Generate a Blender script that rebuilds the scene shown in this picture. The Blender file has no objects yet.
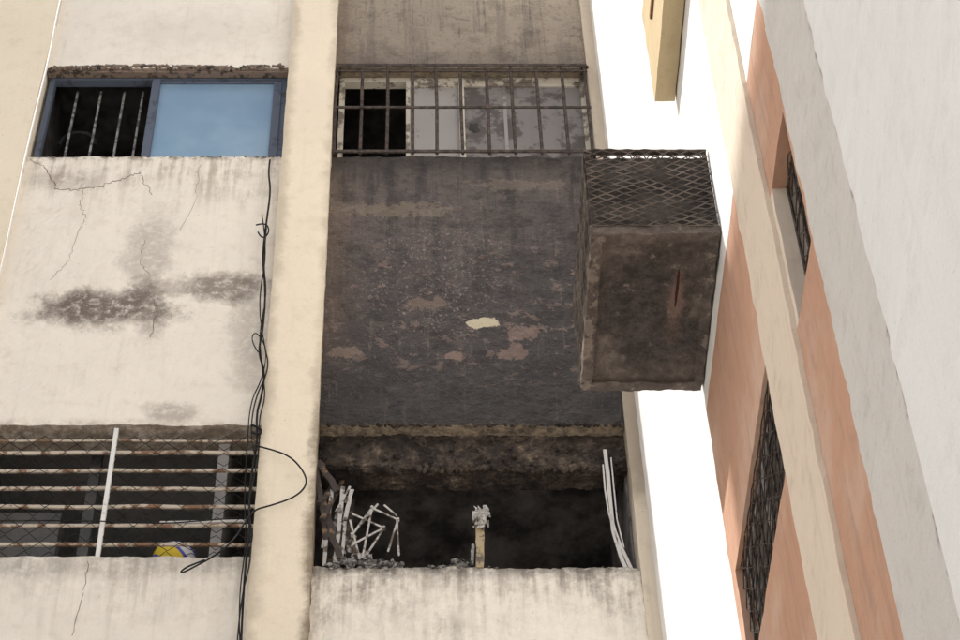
import bpy, bmesh, math, random
from mathutils import Vector, noise
random.seed(7)
sc=bpy.context.scene
TH=math.radians(49.1); Cc,Ss=math.cos(TH),math.sin(TH); FP=2160.0; X0=412.0
def ray(x,y):
    u=x-X0; v=320-y
    return Vector((u,FP*Cc-v*Ss,FP*Ss+v*Cc))
def F(x,y,Y=7.0):
    r=ray(x,y); r=r*(Y/r.y); return r
def PX(x,y,Y=7.0): return F(x,y,Y).x
def PZ(y,Y=7.0): return F(400,y,Y).z

# ---------------- node helper ----------------
class Mat:
    def __init__(s,name):
        s.m=bpy.data.materials.new(name); s.m.use_nodes=True
        s.t=s.m.node_tree; s.n=s.t.nodes; s.l=s.t.links; s.cache={}
        s.bsdf=s.n['Principled BSDF']
        g=s.n.new('ShaderNodeNewGeometry'); s.pos=g.outputs['Position']; s.geo=g
        sep=s.n.new('ShaderNodeSeparateXYZ'); s.l.new(s.pos,sep.inputs[0])
        s.x,s.y,s.z=sep.outputs
        sn=s.n.new('ShaderNodeSeparateXYZ'); s.l.new(g.outputs['True Normal'],sn.inputs[0]); s.nz=sn.outputs[2]
    def set(s,inp,v):
        if isinstance(v,(int,float)): inp.default_value=v
        elif isinstance(v,(tuple,list)):
            inp.default_value=tuple(v)+(1,) if len(v)==3 and len(inp.default_value)==4 else v
        else: s.l.new(v,inp)
    def math(s,op,a,b=0.0,clamp=False):
        n=s.n.new('ShaderNodeMath'); n.operation=op; n.use_clamp=clamp
        s.set(n.inputs[0],a); s.set(n.inputs[1],b); return n.outputs[0]
    def add(s,a,b): return s.math('ADD',a,b)
    def mul(s,a,b): return s.math('MULTIPLY',a,b)
    def rng(s,v,a,b,c=0.0,d=1.0,smooth=True):
        n=s.n.new('ShaderNodeMapRange'); n.interpolation_type='SMOOTHSTEP' if smooth else 'LINEAR'
        s.set(n.inputs[0],v)
        if a>b and smooth: a,b,c,d=b,a,d,c
        n.inputs[1].default_value=a;n.inputs[2].default_value=b;n.inputs[3].default_value=c;n.inputs[4].default_value=d
        return n.outputs[0]
    def vec(s,sx=1,sy=1,sz=1,off=(0,0,0)):
        n=s.n.new('ShaderNodeMapping'); n.inputs['Scale'].default_value=(sx,sy,sz); n.inputs['Location'].default_value=off
        s.l.new(s.pos,n.inputs['Vector']); return n.outputs[0]
    def noise(s,scale,detail=4,rough=.55,vec=None,dist=0.0):
        k=(scale,detail,rough,dist)
        if vec is None and k in s.cache: return s.cache[k]
        n=s.n.new('ShaderNodeTexNoise'); n.inputs['Scale'].default_value=scale
        n.inputs['Detail'].default_value=detail; n.inputs['Roughness'].default_value=rough; n.inputs['Distortion'].default_value=dist
        s.l.new(vec if vec is not None else s.pos,n.inputs['Vector'])
        if vec is None: s.cache[k]=n.outputs[0]
        return n.outputs[0]
    def voro(s,scale,feature='F1',vec=None,out=0):
        n=s.n.new('ShaderNodeTexVoronoi'); n.feature=feature; n.inputs['Scale'].default_value=scale
        s.l.new(vec if vec is not None else s.pos,n.inputs['Vector']); return n.outputs[out]
    def mix(s,f,a,b,blend='MIX'):
        n=s.n.new('ShaderNodeMix'); n.data_type='RGBA'; n.blend_type=blend
        s.set(n.inputs[0],f); s.set(n.inputs[6],a); s.set(n.inputs[7],b); return n.outputs[2]
    def ramp(s,f,stops):
        n=s.n.new('ShaderNodeValToRGB'); s.l.new(f,n.inputs[0]); e=n.color_ramp.elements
        while len(e)<len(stops): e.new(.5)
        for i,(p,c) in enumerate(stops): e[i].position=p; e[i].color=tuple(c)+(1,)
        return n.outputs[0]
    def blob(s,a,b,ca,cb,ra,rb,k=.8,scale=6,lo=.55,hi=1.1,nz=None):
        da=s.mul(s.add(a,-ca),1/ra); db=s.mul(s.add(b,-cb),1/rb)
        e=s.math('SQRT',s.add(s.mul(da,da),s.mul(db,db)))
        n=nz if nz is not None else s.noise(scale,5,.65)
        e=s.add(e,s.mul(s.add(n,-.5),k*2))
        return s.rng(e,hi,lo)
    def bump(s,h,strength=.3,dist=.01,prev=None):
        n=s.n.new('ShaderNodeBump'); n.inputs['Strength'].default_value=strength; n.inputs['Distance'].default_value=dist
        s.l.new(h,n.inputs['Height'])
        if prev is not None: s.l.new(prev,n.inputs['Normal'])
        return n.outputs[0]
    def fin(s,col,rough=.85,norm=None,metal=0.0,spec=.3):
        s.set(s.bsdf.inputs['Base Color'],col); s.set(s.bsdf.inputs['Roughness'],rough)
        s.set(s.bsdf.inputs['Metallic'],metal); s.bsdf.inputs['Specular IOR Level'].default_value=spec
        if norm is not None: s.l.new(norm,s.bsdf.inputs['Normal'])
        return s.m

def plaster(name,base,dark,stainfn=None,dirt=.35,bs=.25):
    m=Mat(name)
    big=m.noise(1.6,4,.6); mid=m.noise(9,5,.65); fine=m.noise(140,2,.6)
    streak=m.noise(1,4,.6,m.vec(22,22,1.6))
    c=m.mix(m.mul(m.rng(big,.35,.7),.55),base,tuple(b*.93 for b in base))
    c=m.mix(m.mul(m.rng(mid,.5,.75),dirt),c,dark)
    c=m.mix(m.mul(m.rng(streak,.52,.75),dirt*.6),c,dark)
    c=m.mix(m.mul(m.rng(fine,.5,.72),.13),c,tuple(b*.62 for b in base))
    c=m.mix(m.mul(m.rng(m.noise(45,2,.5),.68,.74),.35),c,dark)
    if stainfn: c=stainfn(m,c,streak,mid)
    h=m.add(m.mul(fine,.35),m.add(m.noise(28,4,.6),m.mul(m.noise(5,2),.6)))
    return m.fin(c,.9,m.bump(h,bs,.012),spec=.15)

ZS_UL=PZ(157); ZS_LR=PZ(568); ZS_LL=PZ(557)
GREY=(.20,.165,.14)
def cream_stain(m,c,streak,mid):
    x,y,z=m.x,m.y,m.z
    n16=m.noise(20,5,.75); n3=m.noise(3,3,.6)
    mixn=m.add(m.mul(m.noise(7,5,.7),.6),m.mul(n16,.4))
    lim=m.add(z,m.mul(m.add(n3,-.5),.9))
    d=m.mul(m.rng(lim,ZS_UL-.6,ZS_UL),m.rng(m.add(m.mul(streak,.5),m.mul(mixn,.5)),.45,.60))
    d=m.mul(d,m.rng(z,ZS_UL+.1,ZS_UL+.02))
    c=m.mix(m.mul(d,.55),c,(.29,.23,.17))
    rim=m.mul(m.rng(z,ZS_UL-.05,ZS_UL),m.mul(m.rng(z,ZS_UL+.1,ZS_UL+.02),m.rng(mixn,.42,.6)))
    c=m.mix(m.mul(rim,.7),c,(.13,.10,.08))
    for (px,py,rx,rz,k,a) in [(105,308,.42,.18,1.3,.95),(75,304,.18,.13,1.2,.6),(226,287,.25,.14,1.3,.8),(158,288,.2,.12,1.6,.5),(150,250,.16,.38,1.6,.38),(170,412,.15,.08,1.5,.5),(250,330,.12,.5,1.6,.35),(60,180,.25,.1,1.6,.35),(152,315,.10,.25,1.4,.4)]:
        p=F(px,py); b=m.blob(x,z,p.x,p.z,rx,rz,k,7,.45,1.15,nz=mixn)
        b=m.mul(b,m.rng(n16,.32,.56,.30,1))
        c=m.mix(m.mul(b,a),c,(.17,.135,.115))
    p=F(200,30); b=m.blob(x,z,p.x,p.z,.6,.25,1.6,5,.3,1.2,nz=mixn); c=m.mix(m.mul(b,.12),c,GREY)
    right=m.rng(x,-.6,-.45,.45,1)
    g=m.mul(m.rng(lim,6.43-.55,6.55),m.rng(m.add(m.mul(streak,.45),m.mul(mixn,.55)),.42,.62))
    g=m.mul(m.mul(g,right),m.rng(z,6.9,6.6))
    c=m.mix(m.mul(g,.85),c,(.17,.14,.115))
    g2=m.mul(m.rng(z,6.33,6.44),m.rng(mixn,.3,.55)); g2=m.mul(g2,m.rng(z,6.6,6.55))
    c=m.mix(m.mul(g2,m.mul(right,.75)),c,(.08,.068,.06))
    u=m.mul(m.rng(z,Z0t+.06,Z0t),m.mul(m.rng(z,Z0t-.1,Z0t-.05),m.rng(mixn,.4,.6)))
    c=m.mix(m.mul(u,.5),c,(.25,.2,.15))
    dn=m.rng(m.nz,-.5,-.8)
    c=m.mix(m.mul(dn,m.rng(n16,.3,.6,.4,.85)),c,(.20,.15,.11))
    return c
def pillar_stain(m,c,streak,mid):
    x,z=m.x,m.z; n=m.noise(7,5,.65); here=m.rng(x,-.9,-.8)
    e=m.mul(m.rng(m.add(x,m.mul(n,.16)),-.42,-.34),m.rng(z,7.7,7.2))
    c=m.mix(m.mul(e,.8),c,(.12,.09,.06))
    e=m.mul(m.rng(m.add(x,m.mul(n,.14)),-.42,-.36),.5)
    c=m.mix(m.mul(e,.6),c,(.25,.18,.12))
    e=m.mul(m.rng(m.add(x,m.mul(n,-.14)),-.70,-.77),m.mul(here,.5))
    c=m.mix(e,c,(.38,.32,.24))
    return c
def jamb_stain(m,c,streak,mid):
    e=m.rng(m.add(m.z,m.mul(m.noise(6,5,.6),.5)),6.9,7.3)
    e=m.mul(e,m.rng(m.z,9.3,7.8,.35,1))
    return m.mix(m.mul(e,.6),c,(.2,.15,.11))
Z1t=PZ(68); Z1b=ZS_UL; Z0t=PZ(425); TOP=13.2

CREAM=(.90,.84,.745)
M_cream=plaster('cream_stucco',CREAM,(.56,.47,.37),cream_stain,.3)
M_pillar=plaster('cream_pillar_stucco',(.90,.80,.64),(.58,.47,.33),pillar_stain,.22)
M_jamb=plaster('cream_jamb_stucco',(.76,.67,.54),(.45,.36,.27),jamb_stain,.35)
M_white=plaster('white_painted_render',(.80,.79,.77),(.55,.52,.5),None,.12,.15)
M_near=plaster('white_render_near',(.77,.78,.785),(.52,.51,.5),None,.22,.25)
def strip_stain(m,c,streak,mid):
    e=m.rng(m.add(m.y,m.mul(m.noise(16,5,.7),.10)),3.228,3.188)
    return m.mix(m.mul(e,m.rng(m.noise(5,3),.46,.54)),c,(.12,.11,.1))
M_strip=plaster('shaded_weathered_render',(.60,.585,.565),(.36,.34,.32),strip_stain,.35,.3)  # strip's shade painted in as darker grey; chipped edge is wear
def or_stain(m,c,streak,mid):
    e=m.rng(m.noise(2.2,4,.6),.45,.7)
    c=m.mix(m.mul(e,.5),c,(.60,.46,.38))
    e=m.rng(streak,.5,.68); c=m.mix(m.mul(e,.35),c,(.34,.22,.175))
    e=m.rng(m.noise(13,5,.7),.55,.68); c=m.mix(m.mul(e,.3),c,(.34,.22,.17))
    return c
M_orange=plaster('orange_painted_render',(.51,.305,.212),(.36,.21,.155),or_stain,.3,.25)
M_band=plaster('pale_pilaster_render',(.70,.61,.505),(.42,.33,.26),None,.35,.25)
M_yellow=plaster('yellowed_ledge_render',(.52,.42,.26),(.3,.22,.14),None,.3,.2)

# burnt stucco
def burnt():
    m=Mat('burnt_stucco'); x,z=m.x,m.z
    n1=m.noise(1.7,5,.62); n2=m.noise(5,5,.7); n3=m.noise(26,5,.72); fine=m.noise(110,2)
    st=m.noise(1,4,.65,m.vec(14,14,.9)); st2=m.noise(1,4,.6,m.vec(45,45,1.8)); rip=m.noise(1,5,.72,m.vec(7,7,11),dist=1.0)
    zz=m.add(z,m.add(m.mul(m.add(n1,-.5),1.3),m.mul(m.add(n2,-.5),.8)))
    g=m.rng(zz,7.2,11.3,0,1,False)
    c=m.ramp(g,[(0,(.022,.018,.017)),(.12,(.044,.034,.034)),(.28,(.092,.071,.069)),(.45,(.150,.117,.106)),(.58,(.225,.178,.145)),(.76,(.40,.325,.25)),(1,(.62,.52,.40))])
    c=m.mix(m.mul(m.rng(n2,.5,.60),m.rng(z,10,9.4,.25,.65)),c,(.048,.038,.038))
    runs=m.mul(m.rng(st,.49,.60),m.rng(z,9.6,7.6,.8,.3)); runs=m.mul(runs,m.rng(z,10.6,9.5,.35,1))
    c=m.mix(runs,c,(.036,.028,.027))
    c=m.mix(m.mul(m.rng(st2,.58,.66),.45),c,m.mix(m.rng(n2,.4,.6),(.36,.285,.23),(.03,.025,.024)))
    c=m.mix(m.mul(m.rng(rip,.56,.66),.32),c,(.27,.205,.172))
    c=m.mix(m.mul(m.rng(rip,.43,.34),.35),c,(.035,.029,.028))
    c=m.mix(m.mul(m.rng(n3,.56,.70),.38),c,(.32,.255,.21))
    c=m.mix(m.mul(m.rng(n3,.43,.33),.45),c,(.035,.029,.028))
    c=m.mix(m.mul(m.rng(fine,.58,.72),.3),c,(.34,.29,.25))
    c=m.mix(m.mul(m.mul(m.rng(m.add(x,m.mul(n2,.4)),.02,-.25),.4),m.rng(z,7.5,8.3)),c,(.30,.215,.15))
    e=m.rng(m.add(z,m.mul(m.add(st,n2),.35)),Z1b-.0,Z1b+.32); e=m.mul(e,m.rng(z,Z1b+.2,Z1b+.05)); c=m.mix(m.mul(e,.75),c,(.035,.028,.026))
    e=m.rng(m.add(z,m.mul(n2,-.5)),Z1t+.05,Z1t-.3); e=m.mul(e,m.rng(z,Z1t-.1,Z1t)); c=m.mix(m.mul(e,.55),c,(.12,.09,.07))
    b=m.blob(x,z,.8,7.9,.7,1.2,1.0,3,.3,1.3,nz=n1); c=m.mix(m.mul(b,.45),c,(.030,.025,.025))
    e=m.rng(m.add(z,m.mul(n2,.6)),Z0t+.75,Z0t+.25); c=m.mix(m.mul(e,.7),c,(.026,.021,.020))
    v=m.noise(1,5,.75,m.vec(9,9,13)); band=m.mul(m.rng(z,7.4,7.9),m.rng(z,9.2,8.4))
    c=m.mix(m.mul(m.mul(m.rng(v,.575,.59),band),.65),c,(.31,.215,.175))
    sp=m.mul(m.rng(m.noise(60,3,.7),.59,.63),m.blob(x,z,PX(430,280),PZ(280),.42,.55,1.4,3,nz=n2))
    c=m.mix(m.mul(sp,.7),c,(.50,.42,.36))
    nn=m.add(m.mul(m.noise(11,4,.7),.6),m.mul(n3,.4))
    for (px,py,rx,rz,col,a,k) in [(484,323,.092,.042,(.88,.77,.55),1,1.0),(525,332,.10,.055,(.34,.23,.19),.7,2.6),(514,353,.07,.07,(.34,.23,.19),.7,2.6),(455,357,.06,.04,(.36,.25,.2),.8,2.2),(425,303,.12,.05,(.28,.2,.15),.7,2.6),(345,352,.09,.04,(.36,.26,.2),.6,2.4),(395,210,.35,.06,(.38,.30,.21),.5,2.8),(520,185,.25,.05,(.32,.26,.2),.45,2.8)]:
        p=F(px,py)
        b=m.blob(x,z,p.x,p.z,rx,rz,k,16,.82,.98,nz=nn)
        c=m.mix(m.mul(b,a),c,col)
    dn=m.rng(m.nz,-.5,-.8); c=m.mix(m.mul(dn,m.rng(n3,.35,.6,.3,.9)),c,(.52,.41,.29))  # downward faces painted lighter tan as a lit rim under the spandrel
    h=m.add(m.mul(v,1.5),m.add(m.mul(n3,1.3),m.add(m.mul(rip,.9),m.mul(fine,.3))))
    nb=m.bump(h,1.0,.038)
    return m.fin(c,m.rng(n2,.3,.7,.34,.7),nb,spec=.6)
M_burnt=burnt()
def sootbeam():
    m=Mat('burnt_beam_plaster'); n1=m.noise(5,5,.7); n2=m.noise(24,5,.72)
    c=m.ramp(m.add(m.mul(n1,.55),m.mul(n2,.45)),[(.34,(.018,.015,.014)),(.47,(.052,.040,.034)),(.57,(.15,.115,.088)),(.66,(.42,.34,.25))])
    e=m.rng(m.add(m.x,m.mul(n1,.5)),.15,-.05); c=m.mix(m.mul(e,.6),c,(.015,.013,.012))
    return m.fin(c,.8,m.bump(m.add(n1,n2),1,.04),spec=.3)
M_beam=sootbeam()
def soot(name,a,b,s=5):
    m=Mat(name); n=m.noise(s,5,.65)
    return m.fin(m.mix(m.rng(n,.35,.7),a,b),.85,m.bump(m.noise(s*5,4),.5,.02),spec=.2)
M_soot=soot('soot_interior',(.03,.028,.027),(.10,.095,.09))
M_sootroom=soot('soot_coated_room',(.06,.055,.054),(.30,.275,.265),4)
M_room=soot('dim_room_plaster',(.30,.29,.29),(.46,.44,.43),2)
M_rust=soot('sooty_iron',(.042,.034,.031),(.13,.10,.085),30)
M_mesh=soot('sooty_mesh_wire',(.08,.070,.064),(.24,.20,.175),12)
M_rustlt=soot('rust_light',(.18,.08,.04),(.32,.17,.10),25)
def flaky(name,base,rust,thr=.52,s=14):
    m=Mat(name); n=m.noise(s,5,.7)
    return m.fin(m.mix(m.rng(n,thr,thr+.08),base,rust),.6,m.bump(n,.3,.005),spec=.4)
M_wbar=flaky('flaking_white_bar_paint',(.66,.58,.48),(.26,.15,.09),.49,11)
M_wbar2=flaky('white_paint',(.78,.77,.74),(.5,.46,.4),.6)
M_alu=flaky('sooty_aluminium_frame',(.62,.57,.48),(.2,.17,.14),.5,8)
M_blueframe=flaky('anodised_window_frame',(.095,.115,.16),(.06,.07,.09),.55)
M_glassd=flaky('smoked_dirty_glass',(.24,.22,.215),(.11,.095,.09),.47,5)
M_glassl=flaky('frosted_dirty_glass',(.38,.355,.34),(.20,.175,.16),.5,4)
def blueglass():
    m=Mat('sky_tinted_frosted_glass'); n=m.noise(2.5,4)
    m.bsdf.inputs['Coat Weight'].default_value=.4
    c=m.mix(m.rng(n,.3,.7),(.20,.335,.47),(.28,.415,.54))
    c=m.mix(m.rng(m.z,9.5,10.15,0,.4),c,(.16,.25,.38))  # sky reflection painted into the colour: blue base, darker towards the top
    return m.fin(c,.25,None,spec=.6)
M_blue=blueglass()
M_cable=soot('black_cable_rubber',(.012,.012,.013),(.03,.03,.03),10)
M_ash=flaky('ash_grey_metal',(.30,.295,.285),(.08,.07,.065),.47,24)
M_ashw=flaky('scorched_white_plastic',(.50,.48,.455),(.13,.105,.085),.50,18)
M_char=flaky('charred_wood',(.05,.038,.032),(.24,.15,.09),.54,18)
M_brick=flaky('broken_lintel_brick',(.22,.165,.13),(.06,.048,.04),.5,22)
def cagebot():
    m=Mat('burnt_cage_base_plate'); x,y=m.x,m.y
    n1=m.noise(5,5,.7); n2=m.noise(28,5,.72)
    c=m.ramp(m.add(m.mul(n1,.6),m.mul(n2,.4)),[(.35,(.062,.052,.047)),(.5,(.125,.104,.092)),(.65,(.24,.20,.172))])
    b=m.blob(x,y,.83,4.94,.18,.31,.6,7,.7,1.15,nz=n1)
    c=m.mix(m.mul(b,.82),c,m.mix(m.rng(n2,.35,.65),(.030,.027,.026),(.085,.072,.068)))
    r=m.blob(x,y,.925,4.92,.035,.17,1.2,15,.3,1.2)
    c=m.mix(m.mul(r,.5),c,(.34,.23,.19))
    r=m.blob(x,y,.925,4.85,.006,.10,.4,15,.8,1.0)
    c=m.mix(r,c,(.06,.017,.012))
    e=m.rng(m.add(m.noise(14,4,.7),m.rng(m.math('ABSOLUTE',m.add(x,-.835)),.15,.22,0,.12)),.63,.69)
    c=m.mix(m.mul(e,.45),c,(.36,.30,.25))
    return m.fin(c,.85,m.bump(m.add(n1,n2),.8,.03),spec=.25)
M_cageb=cagebot()

# --------------- geometry helpers ----------------
def empty(name,loc=(0,0,0)):
    e=bpy.data.objects.new(name,None); e.location=loc; sc.collection.objects.link(e); e.empty_display_size=.2; return e
def obj(name,bm,mat,parent=None,smooth=False):
    me=bpy.data.meshes.new(name); bm.normal_update(); bm.to_mesh(me); bm.free()
    for mm in (mat if isinstance(mat,list) else [mat]): me.materials.append(mm)
    if smooth:
        for p in me.polygons: p.use_smooth=True
    o=bpy.data.objects.new(name,me); sc.collection.objects.link(o)
    if parent: o.parent=parent
    return o
def rbox(name,x0,x1,y0,y1,z0,z1,mat,parent=None,res=.05,amp=.003,freq=9,zvis=None):
    bm=bmesh.new(); cache={}
    def V(p):
        k=(round(p[0],4),round(p[1],4),round(p[2],4))
        if k in cache: return cache[k]
        q=Vector(p); nv=noise.noise_vector(q*freq)*amp + noise.noise_vector(q*freq*4)*amp*.5
        v=bm.verts.new(q+nv); cache[k]=v; return v
    def lin(a,b,fine=True):
        n=max(1,int(round((b-a)/res))); n=min(n,160); return [a+(b-a)*i/n for i in range(n+1)]
    X,Y=lin(x0,x1),lin(y0,y1)
    if zvis and z0<zvis-.01: Z=[z0+(zvis-z0)*i/4 for i in range(4)]+lin(zvis,z1)
    else: Z=lin(z0,z1)
    def face(A,B,f,flip):
        for i in range(len(A)-1):
            for j in range(len(B)-1):
                vs=[V(f(A[i],B[j])),V(f(A[i+1],B[j])),V(f(A[i+1],B[j+1])),V(f(A[i],B[j+1]))]
                if flip: vs.reverse()
                bm.faces.new(vs)
    face(X,Z,lambda a,b:(a,y0,b),False); face(X,Z,lambda a,b:(a,y1,b),True)
    face(Y,Z,lambda a,b:(x0,a,b),True); face(Y,Z,lambda a,b:(x1,a,b),False)
    face(X,Y,lambda a,b:(a,b,z0),True); face(X,Y,lambda a,b:(a,b,z1),False)
    return obj(name,bm,mat,parent)
class B:
    def __init__(s): s.bm=bmesh.new()
    def box(s,x0,x1,y0,y1,z0,z1,mi=0):
        vs=[s.bm.verts.new((x,y,z)) for x in (x0,x1) for y in (y0,y1) for z in (z0,z1)]
        for f in ((0,1,3,2),(4,6,7,5),(0,4,5,1),(2,3,7,6),(0,2,6,4),(1,5,7,3)):
            fc=s.bm.faces.new([vs[i] for i in f]); fc.material_index=mi
    def poly(s,pts,r,n=6,mi=0,r2=None):
        pts=[Vector(p) for p in pts]; rings=[]
        for i,p in enumerate(pts):
            d=(pts[min(i+1,len(pts)-1)]-pts[max(i-1,0)]).normalized()
            a=Vector((0,0,1)) if abs(d.z)<.9 else Vector((0,1,0))
            s1=d.cross(a).normalized(); s2=d.cross(s1)
            rr=r if r2 is None else r+(r2-r)*i/(len(pts)-1)
            rings.append([s.bm.verts.new(p+(s1*math.cos(6.28318*k/n)+s2*math.sin(6.28318*k/n))*rr) for k in range(n)])
        for a,b in zip(rings,rings[1:]):
            for k in range(n):
                f=s.bm.faces.new([a[k],a[(k+1)%n],b[(k+1)%n],b[k]]); f.material_index=mi
        s.bm.faces.new(rings[0][::-1]).material_index=mi; s.bm.faces.new(rings[-1]).material_index=mi
    def plank(s,p,q,w,t,mi=0,wob=.0,n=6,wv=.12):
        p,q=Vector(p),Vector(q); d=(q-p).normalized(); a=Vector((0,1,0)); s1=d.cross(a).normalized(); s2=d.cross(s1)
        prev=None
        for i in range(n+1):
            c=p.lerp(q,i/n)+Vector((random.uniform(-wob,wob),random.uniform(-wob,wob),random.uniform(-wob,wob)))
            ww=w*random.uniform(1-wv,1+wv)
            ring=[s.bm.verts.new(c+s1*a_*ww/2+s2*b_*t/2) for a_,b_ in ((-1,-1),(1,-1),(1,1),(-1,1))]
            if prev:
                for k in range(4): s.bm.faces.new([prev[k],prev[(k+1)%4],ring[(k+1)%4],ring[k]]).material_index=mi
            else: s.bm.faces.new(ring[::-1]).material_index=mi
            prev=ring
        s.bm.faces.new(prev).material_index=mi
    def sheet(s,c,w,h,n=6,amp=.01,t=.003):
        c=Vector(c); g=[]
        for i in range(n+1):
            row=[]
            for j in range(n+1):
                q=c+Vector(((i/n-.5)*w,0,(j/n-.5)*h)); 
                q+=Vector((random.uniform(-1,1)*amp*.7,random.uniform(-1,1)*amp*1.4,random.uniform(-1,1)*amp*.7)); row.append(s.bm.verts.new(q))
            g.append(row)
        for i in range(n):
            for j in range(n):
                if (i in (0,n-1) or j in (0,n-1)) and random.random()<.35: continue
                s.bm.faces.new([g[i][j],g[i+1][j],g[i+1][j+1],g[i][j+1]])
    def chunk(s,c,r):
        ret=bmesh.ops.create_icosphere(s.bm,subdivisions=1,radius=1)
        sx,sy,sz=[r*random.uniform(.5,1.3) for _ in range(3)]
        for v in ret['verts']:
            k=random.uniform(.65,1.2); v.co=Vector((v.co.x*sx*k,v.co.y*sy*k,v.co.z*sz*k*.7))+Vector(c)
    def fin(s,name,mat,parent=None,smooth=False):
        bmesh.ops.recalc_face_normals(s.bm,faces=s.bm.faces); return obj(name,s.bm,mat,parent,smooth)

bld=empty('apartment_building',(0,7,0))
def par(o,p=None):
    p=p or bld; o.parent=p; o.matrix_parent_inverse=p.matrix_basis.inverted(); return o
def RB(name,*a,parent=None,**k):
    o=rbox(name,*a,**k); return par(o,parent)
def BF(b,name,mat,parent=None,smooth=False):
    return par(b.fin(name,mat,None,smooth),parent)

XL,XPL,XPR,XR,XC=-2.09,-.70,-.437,.9976,1.057
G=-1.6
# ---- pillars
RB('pillar_centre',XPL,XPR,6.93,7.12,G,TOP,M_pillar,res=.05,amp=.004,zvis=5.7)
RB('pillar_left',XL-.5,XL,6.95,7.12,G,TOP,M_pillar,res=.1)
RB('facade_left_extension',-6,XL-.5,7.0,7.3,G,TOP,M_cream,res=.3)
RB('corner_jamb',XR,XC,6.985,7.12,G,TOP,M_jamb,res=.04,zvis=5.7)
# ---- left bay
RB('spandrel_top_left',XL,XPL,7.0,7.12,Z1t,TOP,M_cream,res=.03,amp=.005,freq=13)
RB('spandrel_left',XL,XPL,7.0,7.12,Z0t,Z1b,M_cream,res=.02,amp=.006,freq=12)
RB('parapet_left',XL,XPL,7.0,7.12,G,ZS_LL,M_cream,res=.02,amp=.006,zvis=5.7,freq=12)
# ---- right bay
RB('spandrel_top_right',XPR,XR,7.0,7.12,Z1t,TOP,M_burnt,res=.03,amp=.004)
RB('spandrel_right_burnt',XPR,XR,7.0,7.07,Z0t,Z1b,M_burnt,res=.013,amp=.010,freq=9)
RB('burnt_lintel_beam',XPR,XR,7.07,7.2,PZ(470,7.07),Z1b-.3,M_beam,res=.014,amp=.014,freq=13)
RB('parapet_right',XPR,XR,7.0,7.13,G,ZS_LR,M_cream,res=.014,amp=.009,freq=15,zvis=5.7)
RB('lintel_left',XL,XPL,7.10,7.2,Z0t+.0,Z0t+.3,M_cream,res=.05)
def room(name,x0,x1,zf,zc,yb,mat):
    bb=B(); y0=7.125
    bb.box(x0-.05,x1+.05,yb,yb+.1,zf,zc)
    bb.box(x0-.05,x0,y0,yb,zf,zc); bb.box(x1,x1+.05,y0,yb,zf,zc)
    bb.box(x0-.05,x1+.05,y0,yb+.1,zc,zc+.08); bb.box(x0-.05,x1+.05,y0,yb+.1,zf-.08,zf)
    BF(bb,name,mat)
room('room_burnt',XPR-.2,XR-.01,5.6,7.44,8.6,M_sootroom)
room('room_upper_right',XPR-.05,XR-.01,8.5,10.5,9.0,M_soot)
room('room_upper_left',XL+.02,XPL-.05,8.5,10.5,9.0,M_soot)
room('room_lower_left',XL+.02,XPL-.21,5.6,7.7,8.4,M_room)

# ---- upper-left window
w=B(); yw=7.075; zb=Z1b-.03; zt=Z1t-.003
x0,x1=XL+.02,XPL-.012
w.box(x0,x1,yw-.02,yw+.03,zt-.035,zt); w.box(x0,x1,yw-.02,yw+.03,zb,zb+.05)
w.box(x0,x0+.03,yw-.018,yw+.028,zb+.05,zt-.035); w.box(x1-.03,x1,yw-.018,yw+.028,zb+.05,zt-.035)
xm=PX(153,120,yw)
w.box(xm-.03,xm+.015,yw-.03,yw+.02,zb+.05,zt-.035)
w.box(xm+.015,x1-.03,yw-.012,yw+.015,zt-.06,zt-.035)
w.box(x1-.075,x1-.03,yw-.026,yw+.015,zb+.05,zt-.06)
BF(w,'window_frame_upper_left',M_blueframe)
w=B(); w.box(xm+.015,x1-.075,yw-.005,yw+.004,zb+.05,zt-.06); BF(w,'window_pane_blue',M_blue)
w=B()
for px in (70,94,118,137):
    X=PX(px,120,7.12); w.box(X-.006,X+.006,7.16,7.172,zb,zt)
BF(w,'window_inner_bars',M_ash)
w=B()
pts=[Vector((PX(78,140,7.2)+.10*math.cos(a),7.2,PZ(140,7.2)-.05+.12*math.sin(a))) for a in [i*math.pi/12 for i in range(13)]]
w.poly(pts,.012); BF(w,'fan_ring_in_window',M_cable)
lb=B()
for i in range(170):
    X=random.uniform(XL+.02,XPL-.02); 
    zc=Z1t+.004+.007*math.sin(X*7)
    lb.chunk((X,7.003,zc+random.uniform(-.014,.012)),random.uniform(.006,.020))
for i in range(45):
    X=random.uniform(XL+.02,XPL-.06); L_=random.uniform(.02,.09)
    lb.plank((X,6.999,Z1t+.012+.007*math.sin(X*7)),(X+L_,6.999,Z1t+.012+.007*math.sin((X+L_)*7)),random.uniform(.008,.02),.014,0,.004,4,.4)
BF(lb,'crumbling_lintel_edge_left',M_brick)
lb=B(); lb.box(XL+.01,XPL-.01,7.012,7.05,zt-.022,zt+.0)  # solid brick-coloured strip standing in for the shadow line under the lintel
BF(lb,'lintel_painted_shadow',M_brick)

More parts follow.
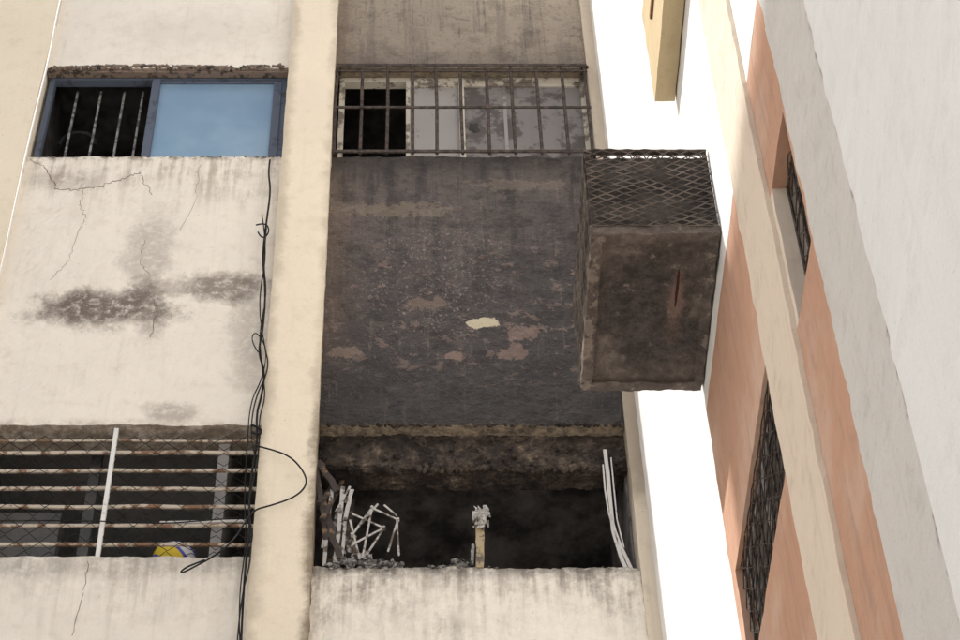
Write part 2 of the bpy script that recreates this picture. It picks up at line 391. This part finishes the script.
# ---- upper-right window
yw=7.085; x0,x1=XPR+.025,XR-.01; w=B()
w.box(x0,x1,yw-.02,yw+.03,zt-.04,zt); w.box(x0,x1,yw-.02,yw+.03,zb,zb+.055)
w.box(x0,x0+.03,yw-.018,yw+.028,zb+.055,zt-.04); w.box(x1-.03,x1,yw-.018,yw+.028,zb+.055,zt-.04)
for px,wd,of in ((408,.022,0),(462,.03,.004),(588,.02,0)):
    X=PX(px,120,yw); w.box(X-wd/2,X+wd/2,yw-.03+of,yw+.02,zb+.055,zt-.04)
xa,xb=PX(408,120,yw)+.011,PX(462,120,yw)-.015
w.box(xa,xb,yw-.014,yw+.01,zt-.075,zt-.04)
w.box(xb+.03,x1-.03,yw-.010,yw+.01,zt-.07,zt-.04)
BF(w,'window_frame_upper_right',M_alu)
w=B(); w.box(xa,xb,yw-.003,yw+.003,zb+.055,zt-.075); BF(w,'window_pane_frosted',M_glassl)
w=B(); w.box(xb+.03,x1-.03,yw-.001,yw+.004,zb+.055,zt-.07)
BF(w,'window_pane_smoked',M_glassd)
w=B(); X=PX(505,110,yw)
w.box(X-.01,X+.01,yw-.006,yw-.002,zb+.055,zt-.07); BF(w,'curtain_edge',M_glassl)
w=B(); c=F(470,128,yw); ring=[]
for i in range(14):
    a=i*6.283/14; r=.045*random.uniform(.6,1.2); ring.append(w.bm.verts.new((c.x+math.cos(a)*r*.8+.02,yw-.004,c.z+math.sin(a)*r*1.3)))
w.bm.faces.new(ring); BF(w,'soot_hole_in_pane',M_soot)
# grille
g=B(); yg=6.975; zb2,zt2=Z1b-.005,Z1t-.01
gx0,gx1=XPR+.012,XR-.012; n=11
for i in range(n):
    X=gx0+(gx1-gx0)*i/(n-1)+random.uniform(-.006,.006)
    g.poly([(X,yg,zb2+.0),(X+random.uniform(-.004,.004),yg+random.uniform(-.004,.004),(zb2+zt2)/2),(X,yg,zt2)],.0095,6)
for z,t in ((zb2+.012,.011),(zt2-.012,.013),((zb2+zt2)/2+.0,.008),(zt2-.07,.006)):
    g.box(gx0-.01,gx1+.01,yg-.012,yg-.004,z-t,z+t)
for X in (gx0,gx1):
    for z in (zb2+.012,zt2-.012): g.box(X-.02,X+.02,yg-.004,7.03,z-.008,z+.008)
BF(g,'window_grille_upper_right',M_rust)

# ---- lower-left opening
g=B(); yb_=7.045
for i,py in enumerate((441,453,471,489,507,526,545)):
    z=PZ(py,yb_); t=.010 if i else .006
    pts=[Vector((XL+.005+(XPL-XL-.01)*k/8,yb_+random.uniform(-.002,.002),z+random.uniform(-.003,.003))) for k in range(9)]
    g.poly(pts,t,6)
BF(g,'window_bars_lower_left',M_wbar)
g=B(); X=PX(106,500,yb_-.03); g.box(X-.010,X+.010,yb_-.035,yb_-.014,ZS_LL+.0,Z0t-.01); BF(g,'window_bar_post',M_wbar2)
g=B(); p=F(160,523,7.09);q=F(247,521,7.09); g.poly([p,q],.008); BF(g,'loose_rail',M_wbar2)
def net(b,org,ud,vd,U,V,cu,cv,r,sag=.0,warp=0.0):
    rows=int(V/cv)+1; cols=int(U/cu)
    ud,vd=Vector(ud),Vector(vd); nd=ud.cross(vd)
    for j in range(rows):
        for sgn in (1,-1):
            pts=[]
            for i in range(cols*2+1):
                u=i*cu/2; v=j*cv+ (cv/2*sgn*.92 if i%2 else 0)
                if u>U: break
                v=min(max(v,0),V)
                q=Vector(org)+ud*u+vd*v
                jit=Vector((random.uniform(-1,1),random.uniform(-1,1),random.uniform(-1,1)))*sag
                if warp:
                    w_=noise.noise_vector(q*3.0)*warp; edge=min(1,4*min(u,U-u)/U)*min(1,4*min(v,V-v)/V)
                    jit+=w_*edge
                pts.append(q+jit)
            b.poly(pts,r,4)
g=B(); net(g,(XL+.01,7.02,ZS_LL),(1,0,0),(0,0,1),XPL-XL-.02,Z0t-ZS_LL-.01,.105,.105,.0024,.004,.02)
BF(g,'wire_net_lower_left',M_cable)
g=B(); g.box(XL+.03,XL+.45,7.3,7.5,6.3,7.05); g.box(XL+.7,XPL-.3,7.6,7.7,6.3,6.95); g.box(XL+.55,XL+.6,7.3,7.34,6.2,7.6); BF(g,'cupboards_in_room',soot('cupboard_paint',(.10,.10,.105),(.16,.155,.15),4))

# ball
def ballmat():
    m=Mat('ball_panels'); v=m.math('SINE',m.add(m.mul(m.x,30),m.mul(m.z,34)))
    c=m.mix(m.rng(v,-.1,.0),(.80,.60,.05),(.10,.10,.50)); c=m.mix(m.rng(v,.55,.6),c,(.72,.72,.76)); return m.fin(c,.35)
bm=bmesh.new(); bmesh.ops.create_uvsphere(bm,u_segments=24,v_segments=14,radius=.085); bmesh.ops.scale(bm,verts=bm.verts,vec=(1.15,.9,.85))
c=F(175,552,7.2); bmesh.ops.translate(bm,verts=bm.verts,vec=c-Vector((0,0,.035)))
ball=obj('beach_ball',bm,ballmat(),smooth=True)

# ---- cables
def cable(name,pts,r,mat,sub=5):
    cu=bpy.data.curves.new(name,'CURVE'); cu.dimensions='3D'; cu.bevel_depth=r; cu.bevel_resolution=1; cu.resolution_u=6
    sp=cu.splines.new('NURBS'); sp.points.add(len(pts)-1)
    for p,q in zip(sp.points,pts): p.co=(*q,1)
    sp.use_endpoint_u=True; sp.order_u=3; cu.materials.append(mat)
    o=bpy.data.objects.new(name,cu); sc.collection.objects.link(o); return o
Yc=6.975
def P(l,Y=Yc): return [F(a,b_,Y) for a,b_ in l]
e=empty('black_cable_bundle',(0,7,0))
main=[(270,160),(268,172),(271,190),(266,225),(262,260),(266,290),(263,330),(258,352),(265,372),(262,395),(256,415),(258,440),(252,470),(249,500),(250,530),(246,560),(243,600),(241,645)]
par(cable('cable_main',P(main,6.925),.0055,M_cable),e)
par(cable('cable_second',P([(a+random.uniform(-5,5),b_+3) for a,b_ in main[3:]],6.915),.0035,M_cable),e)
par(cable('cable_third',P([(262,215),(268,250),(258,300),(264,345),(270,368),(254,400),(250,440),(255,455)],6.92),.0035,M_cable),e)
par(cable('cable_fourth',P([(258,352),(250,340),(256,330),(268,350),(262,380),(250,402),(247,450),(244,500),(247,540),(238,600),(240,645)],6.93),.003,M_cable),e)
par(cable('cable_knot',P([(256,225),(266,222),(270,232),(262,240),(258,232)],6.93),.004,M_cable),e)
par(cable('cable_loop',P([(257,446),(270,449),(290,456),(303,470),(308,484),(296,497),(270,506),(252,510),(235,540),(215,556),(196,566),(183,573),(180,572),(188,566),(205,560)],6.90),.004,M_cable),e)
par(cable('cable_tie',P([(251,425),(262,428),(260,436),(252,432)],6.90),.006,M_cable),e)
par(cable('cable_across_room',P([(0,521),(80,520),(160,524),(200,521),(250,517)],6.99),.003,M_cable),e)
cable('white_cable',P([(66,-20),(60,0),(50,55),(40,95),(27,150),(14,210),(3,262),(-6,300)],6.93),.006,M_wbar2)
cable('white_cable_thin',[Vector((XPL-.004,6.985,z)) for z in (10.3,10.6,11.0,11.5,12)],.003,M_wbar2)

# ---- cracks in the plaster
ck=B()
def crack(pts,r=.0022,amp=1.5):
    out=[]
    for a,b_ in zip(pts,pts[1:]):
        for i in range(9):
            t=i/9; out.append(F(a[0]+(b_[0]-a[0])*t+random.uniform(-amp,amp),a[1]+(b_[1]-a[1])*t+random.uniform(-amp,amp),6.9995))
    out.append(F(*pts[-1],6.9995))
    for q in out: q.y=7.0+ (noise.noise_vector(Vector((q.x,7.0,q.z))*12)*.006).y-.0005
    ck.poly(out,r*.75,4)
crack([(44,166),(56,188),(75,190),(98,187),(120,180),(140,172)],.0028)
crack([(140,172),(144,182),(152,195)],.002); crack([(84,190),(80,205),(86,218)],.0018)
crack([(86,218),(76,240),(68,262),(50,280)],.0014); crack([(88,560),(84,590),(72,636)],.0018); crack([(150,275),(140,262),(145,240)],.0014)
crack([(200,165),(196,200),(180,230)],.0012); crack([(30,160),(44,166)],.002); crack([(153,298),(157,312),(150,338)],.002)
BF(ck,'plaster_cracks',soot('crack_dark',(.13,.10,.08),(.26,.2,.16),20))

# ---- debris in the burnt opening
deb=empty('burnt_debris',(0,7,0))
d=B()
def Q(x,y,Y=7.05): return F(x,y,Y)
d.plank(Q(318,462,7.03),Q(338,492,7.05),.03,.02,0,.004); d.plank(Q(316,470,7.0),Q(326,540,7.05),.022,.02,0,.004)
d.plank(Q(322,500),Q(340,560),.03,.02,0,.005); d.plank(Q(344,478,7.15),Q(322,520,7.0),.02,.015,0,.003)
d.plank(Q(318,505,7.0),Q(334,486,7.1),.02,.02,0,.004); d.plank(Q(360,566,7.1),Q(345,530,7.2),.02,.02,0,.004)
d.plank(Q(348,568,7.1),Q(352,500,7.25),.03,.02,0,.004); d.plank(Q(330,568,7.1),Q(345,515,7.2),.05,.02,0,.006)
BF(d,'charred_sticks',M_char,deb)
d=B()
for a in [((332,489),(324,566),.016),((343,487),(335,566),.019),((352,490),(345,520),.018),((345,522),(342,560),.014),((322,548),(332,500),.010),((350,487),(336,512),.010)]:
    d.plank(Q(*a[0]),Q(*a[1]),a[2],.005,0,.002,7,.1)
for (x,y,w_,h_) in ((350,545,.06,.09),(338,520,.05,.12),(362,556,.09,.05),(346,500,.04,.06)): d.sheet(Q(x,y,7.08),w_,h_,5,.009)
BF(d,'bent_plastic_strips',M_ashw,deb)
d=B()
for i in range(190):
    x=random.uniform(328,404) if i<135 else random.uniform(412,480); h=0 if i>=135 else max(0,random.gauss(3,4))*(1 if x<375 else .6)
    d.chunk(Q(x,569-h,random.uniform(7.0,7.12)),random.uniform(.004,.016))
for (x,y,w_,h_) in ((345,562,.10,.05),(372,563,.12,.04),(392,566,.07,.03),(440,567,.10,.02),(462,563,.09,.04)): d.sheet(Q(x,y,7.05),w_,h_,6,.010)
BF(d,'ash_rubble',M_ash,deb)
mf=empty('bent_metal_frame',(0,7,0)); d=B()
segs=[((352,535),(372,508)),((372,508),(398,520)),((398,520),(388,552)),((352,514),(384,528)),((384,528),(366,556)),((372,508),(362,560)),((384,505),(397,516)),((352,545),(384,528)),((397,520),(399,556)),((350,520),(360,560)),((378,504),(352,535))]
for a,b_ in segs: d.plank(Q(*a,7.02),Q(*b_,7.05),.009,.004,0,.0006,4,.05)
for a in ((372,508),(384,528),(398,520),(352,535)): 
    p=Q(*a,7.02); d.poly([p-Vector((0,.01,0)),p+Vector((0,.012,0))],.007,8)
BF(d,'scissor_arms',M_ashw,mf)
po=empty('burnt_post',(0,7,0)); d=B()
d.plank(Q(480,570),Q(480,518),.036,.034,0,.002,10,.08); BF(d,'post_shaft',flaky('scorched_wood_pale',(.42,.33,.20),(.12,.09,.07),.5,14),po)
d=B()
d.sheet(Q(482,516,7.03),.065,.12,6,.009); d.sheet(Q(479,520,7.02),.05,.10,6,.010); d.sheet(Q(484,512,7.06),.05,.07,5,.010)
BF(d,'post_ragged_top',M_ashw,po)
d=B(); d.plank(Q(473,545),Q(472,566),.014,.01,0,.002); BF(d,'post_side_chip',M_ash,po)
hs=empty('hanging_plastic_strips',(0,7,0)); d=B()
def strip(l,w_):
    pts=[Q(a,b_,7.04) for a,b_ in l]
    prev=None
    for i,p in enumerate(pts):
        ww=w_*random.uniform(.9,1.08)
        ring=[d.bm.verts.new(p+Vector((sx*ww/2,sy*.004,0))) for sx,sy in ((-1,-1),(1,-1),(1,1),(-1,1))]
        if prev:
            for k in range(4): d.bm.faces.new([prev[k],prev[(k+1)%4],ring[(k+1)%4],ring[k]])
        prev=ring
strip([(605,450),(606,460),(608,475),(609,490),(611,508),(613,530),(617,545),(622,560),(627,571)],.017)
strip([(603,465),(604,478),(605,490),(609,515)],.007)
strip([(610,514),(615,532),(620,545),(627,560),(632,571)],.016)
strip([(611,458),(614,490),(617,520),(624,548)],.006)
BF(d,'strips',flaky('scorched_pale_strip',(.62,.60,.57),(.25,.21,.18),.58,12),hs)
d=B()
for i in range(160):
    X=random.uniform(XPR,XR); d.chunk((X,7.068,PZ(470,7.07)+random.uniform(-.012,.02)),random.uniform(.008,.03))
for i in range(150):
    X=random.uniform(XPR,XR); d.chunk((X,7.002,Z0t+random.uniform(-.005,.008)),random.uniform(.004,.016))
for i in range(120):
    d.chunk((random.uniform(XPR,XR),7.068,random.uniform(PZ(470,7.07),Z0t)),random.uniform(.005,.022))
BF(d,'spalled_plaster_lumps',M_beam)
d=B()
for i in range(120):
    d.chunk((random.uniform(XPR,XR),7.0+random.uniform(-.004,.1),ZS_LR+random.uniform(-.006,.004)),random.uniform(.004,.013))
for i in range(60):
    d.chunk((random.uniform(XL,XPL),7.0,Z1b+random.uniform(-.006,.003)),random.uniform(.003,.010))
BF(d,'sill_crumbs',soot('sill_crumb',(.14,.12,.10),(.34,.30,.25),20))

# ================= side wing =================
wing=empty('neighboring_building',(1.06,5,0))
def WB(name,y0,y1,z0,z1,mat,xf=XC,res=.05,amp=.003): 
    return RB(name,xf,XC+.30,y0,y1,z0,z1,mat,parent=wing,res=res,amp=amp,zvis=3.4)
YO=5.32; YP0,YP1=4.27,3.90; YG0,YG1=3.56,3.13; ZO=5.65
WB('wall_white_back',YO,7.3,G,13,M_white,res=.06)
WB('wall_white_upper',YP0,YO,ZO,13,M_white,res=.08); WB('wall_white_upper_near',-3,YP1,ZO,13,M_white,res=.12)
w2=(4.32,5.24,4.34,4.80)
WB('wall_orange_bay_a',YP0,YO,w2[3],ZO,M_orange)
WB('wall_orange_bay_b',YP0,YO,G,w2[2],M_orange)
WB('wall_orange_bay_c',YP0,w2[0],w2[2],w2[3],M_orange); WB('wall_orange_bay_d',w2[1],YO,w2[2],w2[3],M_orange)
WB('wall_pilaster_pale',YP1,YP0,G,13,M_band,xf=XC-.015,res=.03,amp=.005)
w1=(3.585,3.865,4.46,5.05)
WB('wall_orange_bay_e',YG0,YP1,w1[3],ZO,M_orange); WB('wall_orange_bay_f',YG0,YP1,G,w1[2],M_orange)
WB('wall_orange_bay_g',YG0,w1[0],w1[2],w1[3],M_orange); WB('wall_orange_bay_h',w1[1],YP1,w1[2],w1[3],M_band)
WB('wall_grey_pilaster',YG1,YG0,G,ZO,M_strip,xf=XC-.002,res=.02,amp=.006)
WB('wall_white_near',-3,YG1,G,ZO,M_near,xf=XC-.012,res=.03,amp=.006)
for nm,ww,rec in (('window_bay_a',w2,.045),('window_bay_b',w1,.075)):
    b=B(); b.box(XC+rec,XC+.28,ww[0],ww[1],ww[2],ww[3]); BF(b,nm+'_dark_glass',M_soot,wing)
    b=B(); xg=XC+rec*.6
    k=int((ww[1]-ww[0])/.09)
    for i in range(k+1):
        y=ww[0]+.01+(ww[1]-ww[0]-.02)*i/k; b.poly([(xg,y,ww[2]),(xg,y,ww[3])],.005,5)
    for i in range(4):
        z=ww[2]+.01+(ww[3]-ww[2]-.02)*i/3; b.box(xg-.003,xg+.003,ww[0],ww[1],z-.004,z+.004)
    net(b,(xg-.012,ww[0],ww[2]),(0,1,0),(0,0,1),ww[1]-ww[0],ww[3]-ww[2],.10,.09,.002,.002,.01)
    BF(b,nm+'_grille',M_rust,wing)
    b=B(); xx=XC+rec-.003
    b.box(xx-.012,xx,ww[0],ww[1],ww[3]-.03,ww[3]); b.box(xx-.012,xx,ww[0],ww[0]+.025,ww[2],ww[3]-.03)
    b.box(xx-.012,xx,(ww[0]+ww[1])/2-.012,(ww[0]+ww[1])/2+.012,ww[2],ww[3]-.03)
    BF(b,nm+'_frame',M_glassl,wing)
RB('upper_ledge',.972,XC-.005,-1,5.0,7.11,7.75,M_yellow,parent=wing,res=.05)
b=B(); b.box(.962,.972,-1,4.8,7.40,7.425); BF(b,'ledge_rust_line',M_rustlt,wing)
b=B(); b.box(XC+.3,9,-3,12,G,12.9); BF(b,'wing_body',M_white,wing)
b=B(); b.box(-6,XC+.3,9.6,18,G,TOP); b.box(-6,XC,7.3,9.6,10.7,TOP); BF(b,'building_body',M_cream)

# ================= cage =================
cage=empty('air_conditioner_cage',(1.05,5,6))
cx0,cx1,cy0,cy1,cz0,cz1=.616,1.052,4.60,5.32,5.768,6.225
RB('base_slab',cx0+.01,cx1-.01,cy0+.01,cy1-.01,cz0,cz0+.03,M_cageb,parent=cage,res=.02,amp=.006)
def lip(nm,*a): RB(nm,*a,M_cageb,parent=cage,res=.014,amp=.006,freq=16)
lip('base_lip_front',cx0-.004,cx1-.002,cy0-.004,cy0+.035,cz0-.014,cz0+.036); lip('base_lip_back',cx0-.004,cx1-.002,cy1-.035,cy1+.004,cz0-.014,cz0+.036)
lip('base_lip_side',cx0-.004,cx0+.035,cy0+.035,cy1-.035,cz0-.014,cz0+.036); lip('base_lip_wall',cx1-.035,cx1-.002,cy0+.035,cy1-.035,cz0-.014,cz0+.036)
fr=B(); t=.014
for (x,y) in ((cx0,cy0),(cx0,cy1-t),(cx1-t-.002,cy0)): fr.box(x,x+t,y,y+t,cz0+.034,cz1)
fr.box(cx0-.003,cx1-.002,cy0-.003,cy0+t,cz1,cz1+t); fr.box(cx0-.003,cx1-.002,cy1-t,cy1+.003,cz1,cz1+t); fr.box(cx0-.003,cx0+t,cy0+t,cy1-t,cz1,cz1+t)
BF(fr,'angle_frame',M_rust,cage)
nb=B()
W_,H_,D_=cx1-cx0,cz1-cz0-.02,cy1-cy0
net(nb,(cx0,cy0-.006,cz0+.03),(1,0,0),(0,0,1),W_,H_,.062,.036,.0030,.0018,.016)
net(nb,(cx0-.006,cy0,cz0+.03),(0,1,0),(0,0,1),D_,H_,.072,.05,.0030,.0015,.016)
net(nb,(cx0,cy0,cz1+.012),(0,1,0),(1,0,0),D_,W_,.072,.05,.0026,.0015)
BF(nb,'expanded_mesh',M_mesh,cage)
RB('burnt_air_conditioner',cx0+.02,cx1-.008,cy0+.03,cy1-.045,cz0+.03,cz1+.004,soot('burnt_casing',(.035,.031,.029),(.11,.095,.085),9),parent=cage,res=.03,amp=.008)

# ================= surroundings =================
bm=bmesh.new(); bmesh.ops.create_grid(bm,x_segments=1,y_segments=1,size=400); 
for v in bm.verts: v.co.z=G
def gm():
    m=Mat('concrete_ground'); n=m.noise(.8,4); return m.fin(m.mix(n,(.44,.42,.39),(.56,.54,.50)),.9)
obj('ground',bm,gm())
tw=empty('shadow_blocker',(-8,2,0))  # unseen tower added to keep the sun off the near wing wall
H=(ZO-.07)+(9+XC)*math.tan(math.radians(55))
b=B(); b.box(-13,-9,.8,YO+.0,G,H); BF(b,'blocker_body',M_near,tw)
b=B()
for k in range(6):
    for y in (1.4,3.4): b.box(-9.01,-8.97,y,y+1.2,G+1+k*3,G+2.2+k*3)
BF(b,'blocker_windows',M_glassd,tw)

# ================= light, camera =================
el=math.radians(55)
s=Vector((-math.cos(el),.012,math.sin(el)))
L=bpy.data.lights.new('sun','SUN'); L.energy=5; L.angle=math.radians(.5); L.color=(1,.97,.93)
lo=bpy.data.objects.new('sun',L); lo.rotation_euler=s.to_track_quat('Z','Y').to_euler(); lo.location=(-5,0,20); sc.collection.objects.link(lo)
wd=bpy.data.worlds.new('World'); sc.world=wd; wd.use_nodes=True
nt=wd.node_tree; bg=nt.nodes['Background']; sk=nt.nodes.new('ShaderNodeTexSky'); sk.sky_type='NISHITA'; sk.sun_disc=False
sk.sun_elevation=el; sk.sun_rotation=math.radians(270); sk.dust_density=6; sk.air_density=1.3; sk.ozone_density=1
nt.links.new(sk.outputs[0],bg.inputs[0]); bg.inputs[1].default_value=.15
cam=bpy.data.cameras.new('camera'); co=bpy.data.objects.new('camera',cam); sc.collection.objects.link(co)
cam.lens=81; cam.sensor_width=36; cam.shift_x=68/960; co.rotation_euler=(math.radians(90)+TH,0,0); cam.clip_end=1000; cam.clip_start=.05
sc.camera=co
sc.view_settings.view_transform='Standard'; sc.view_settings.look='None'; sc.view_settings.exposure=0
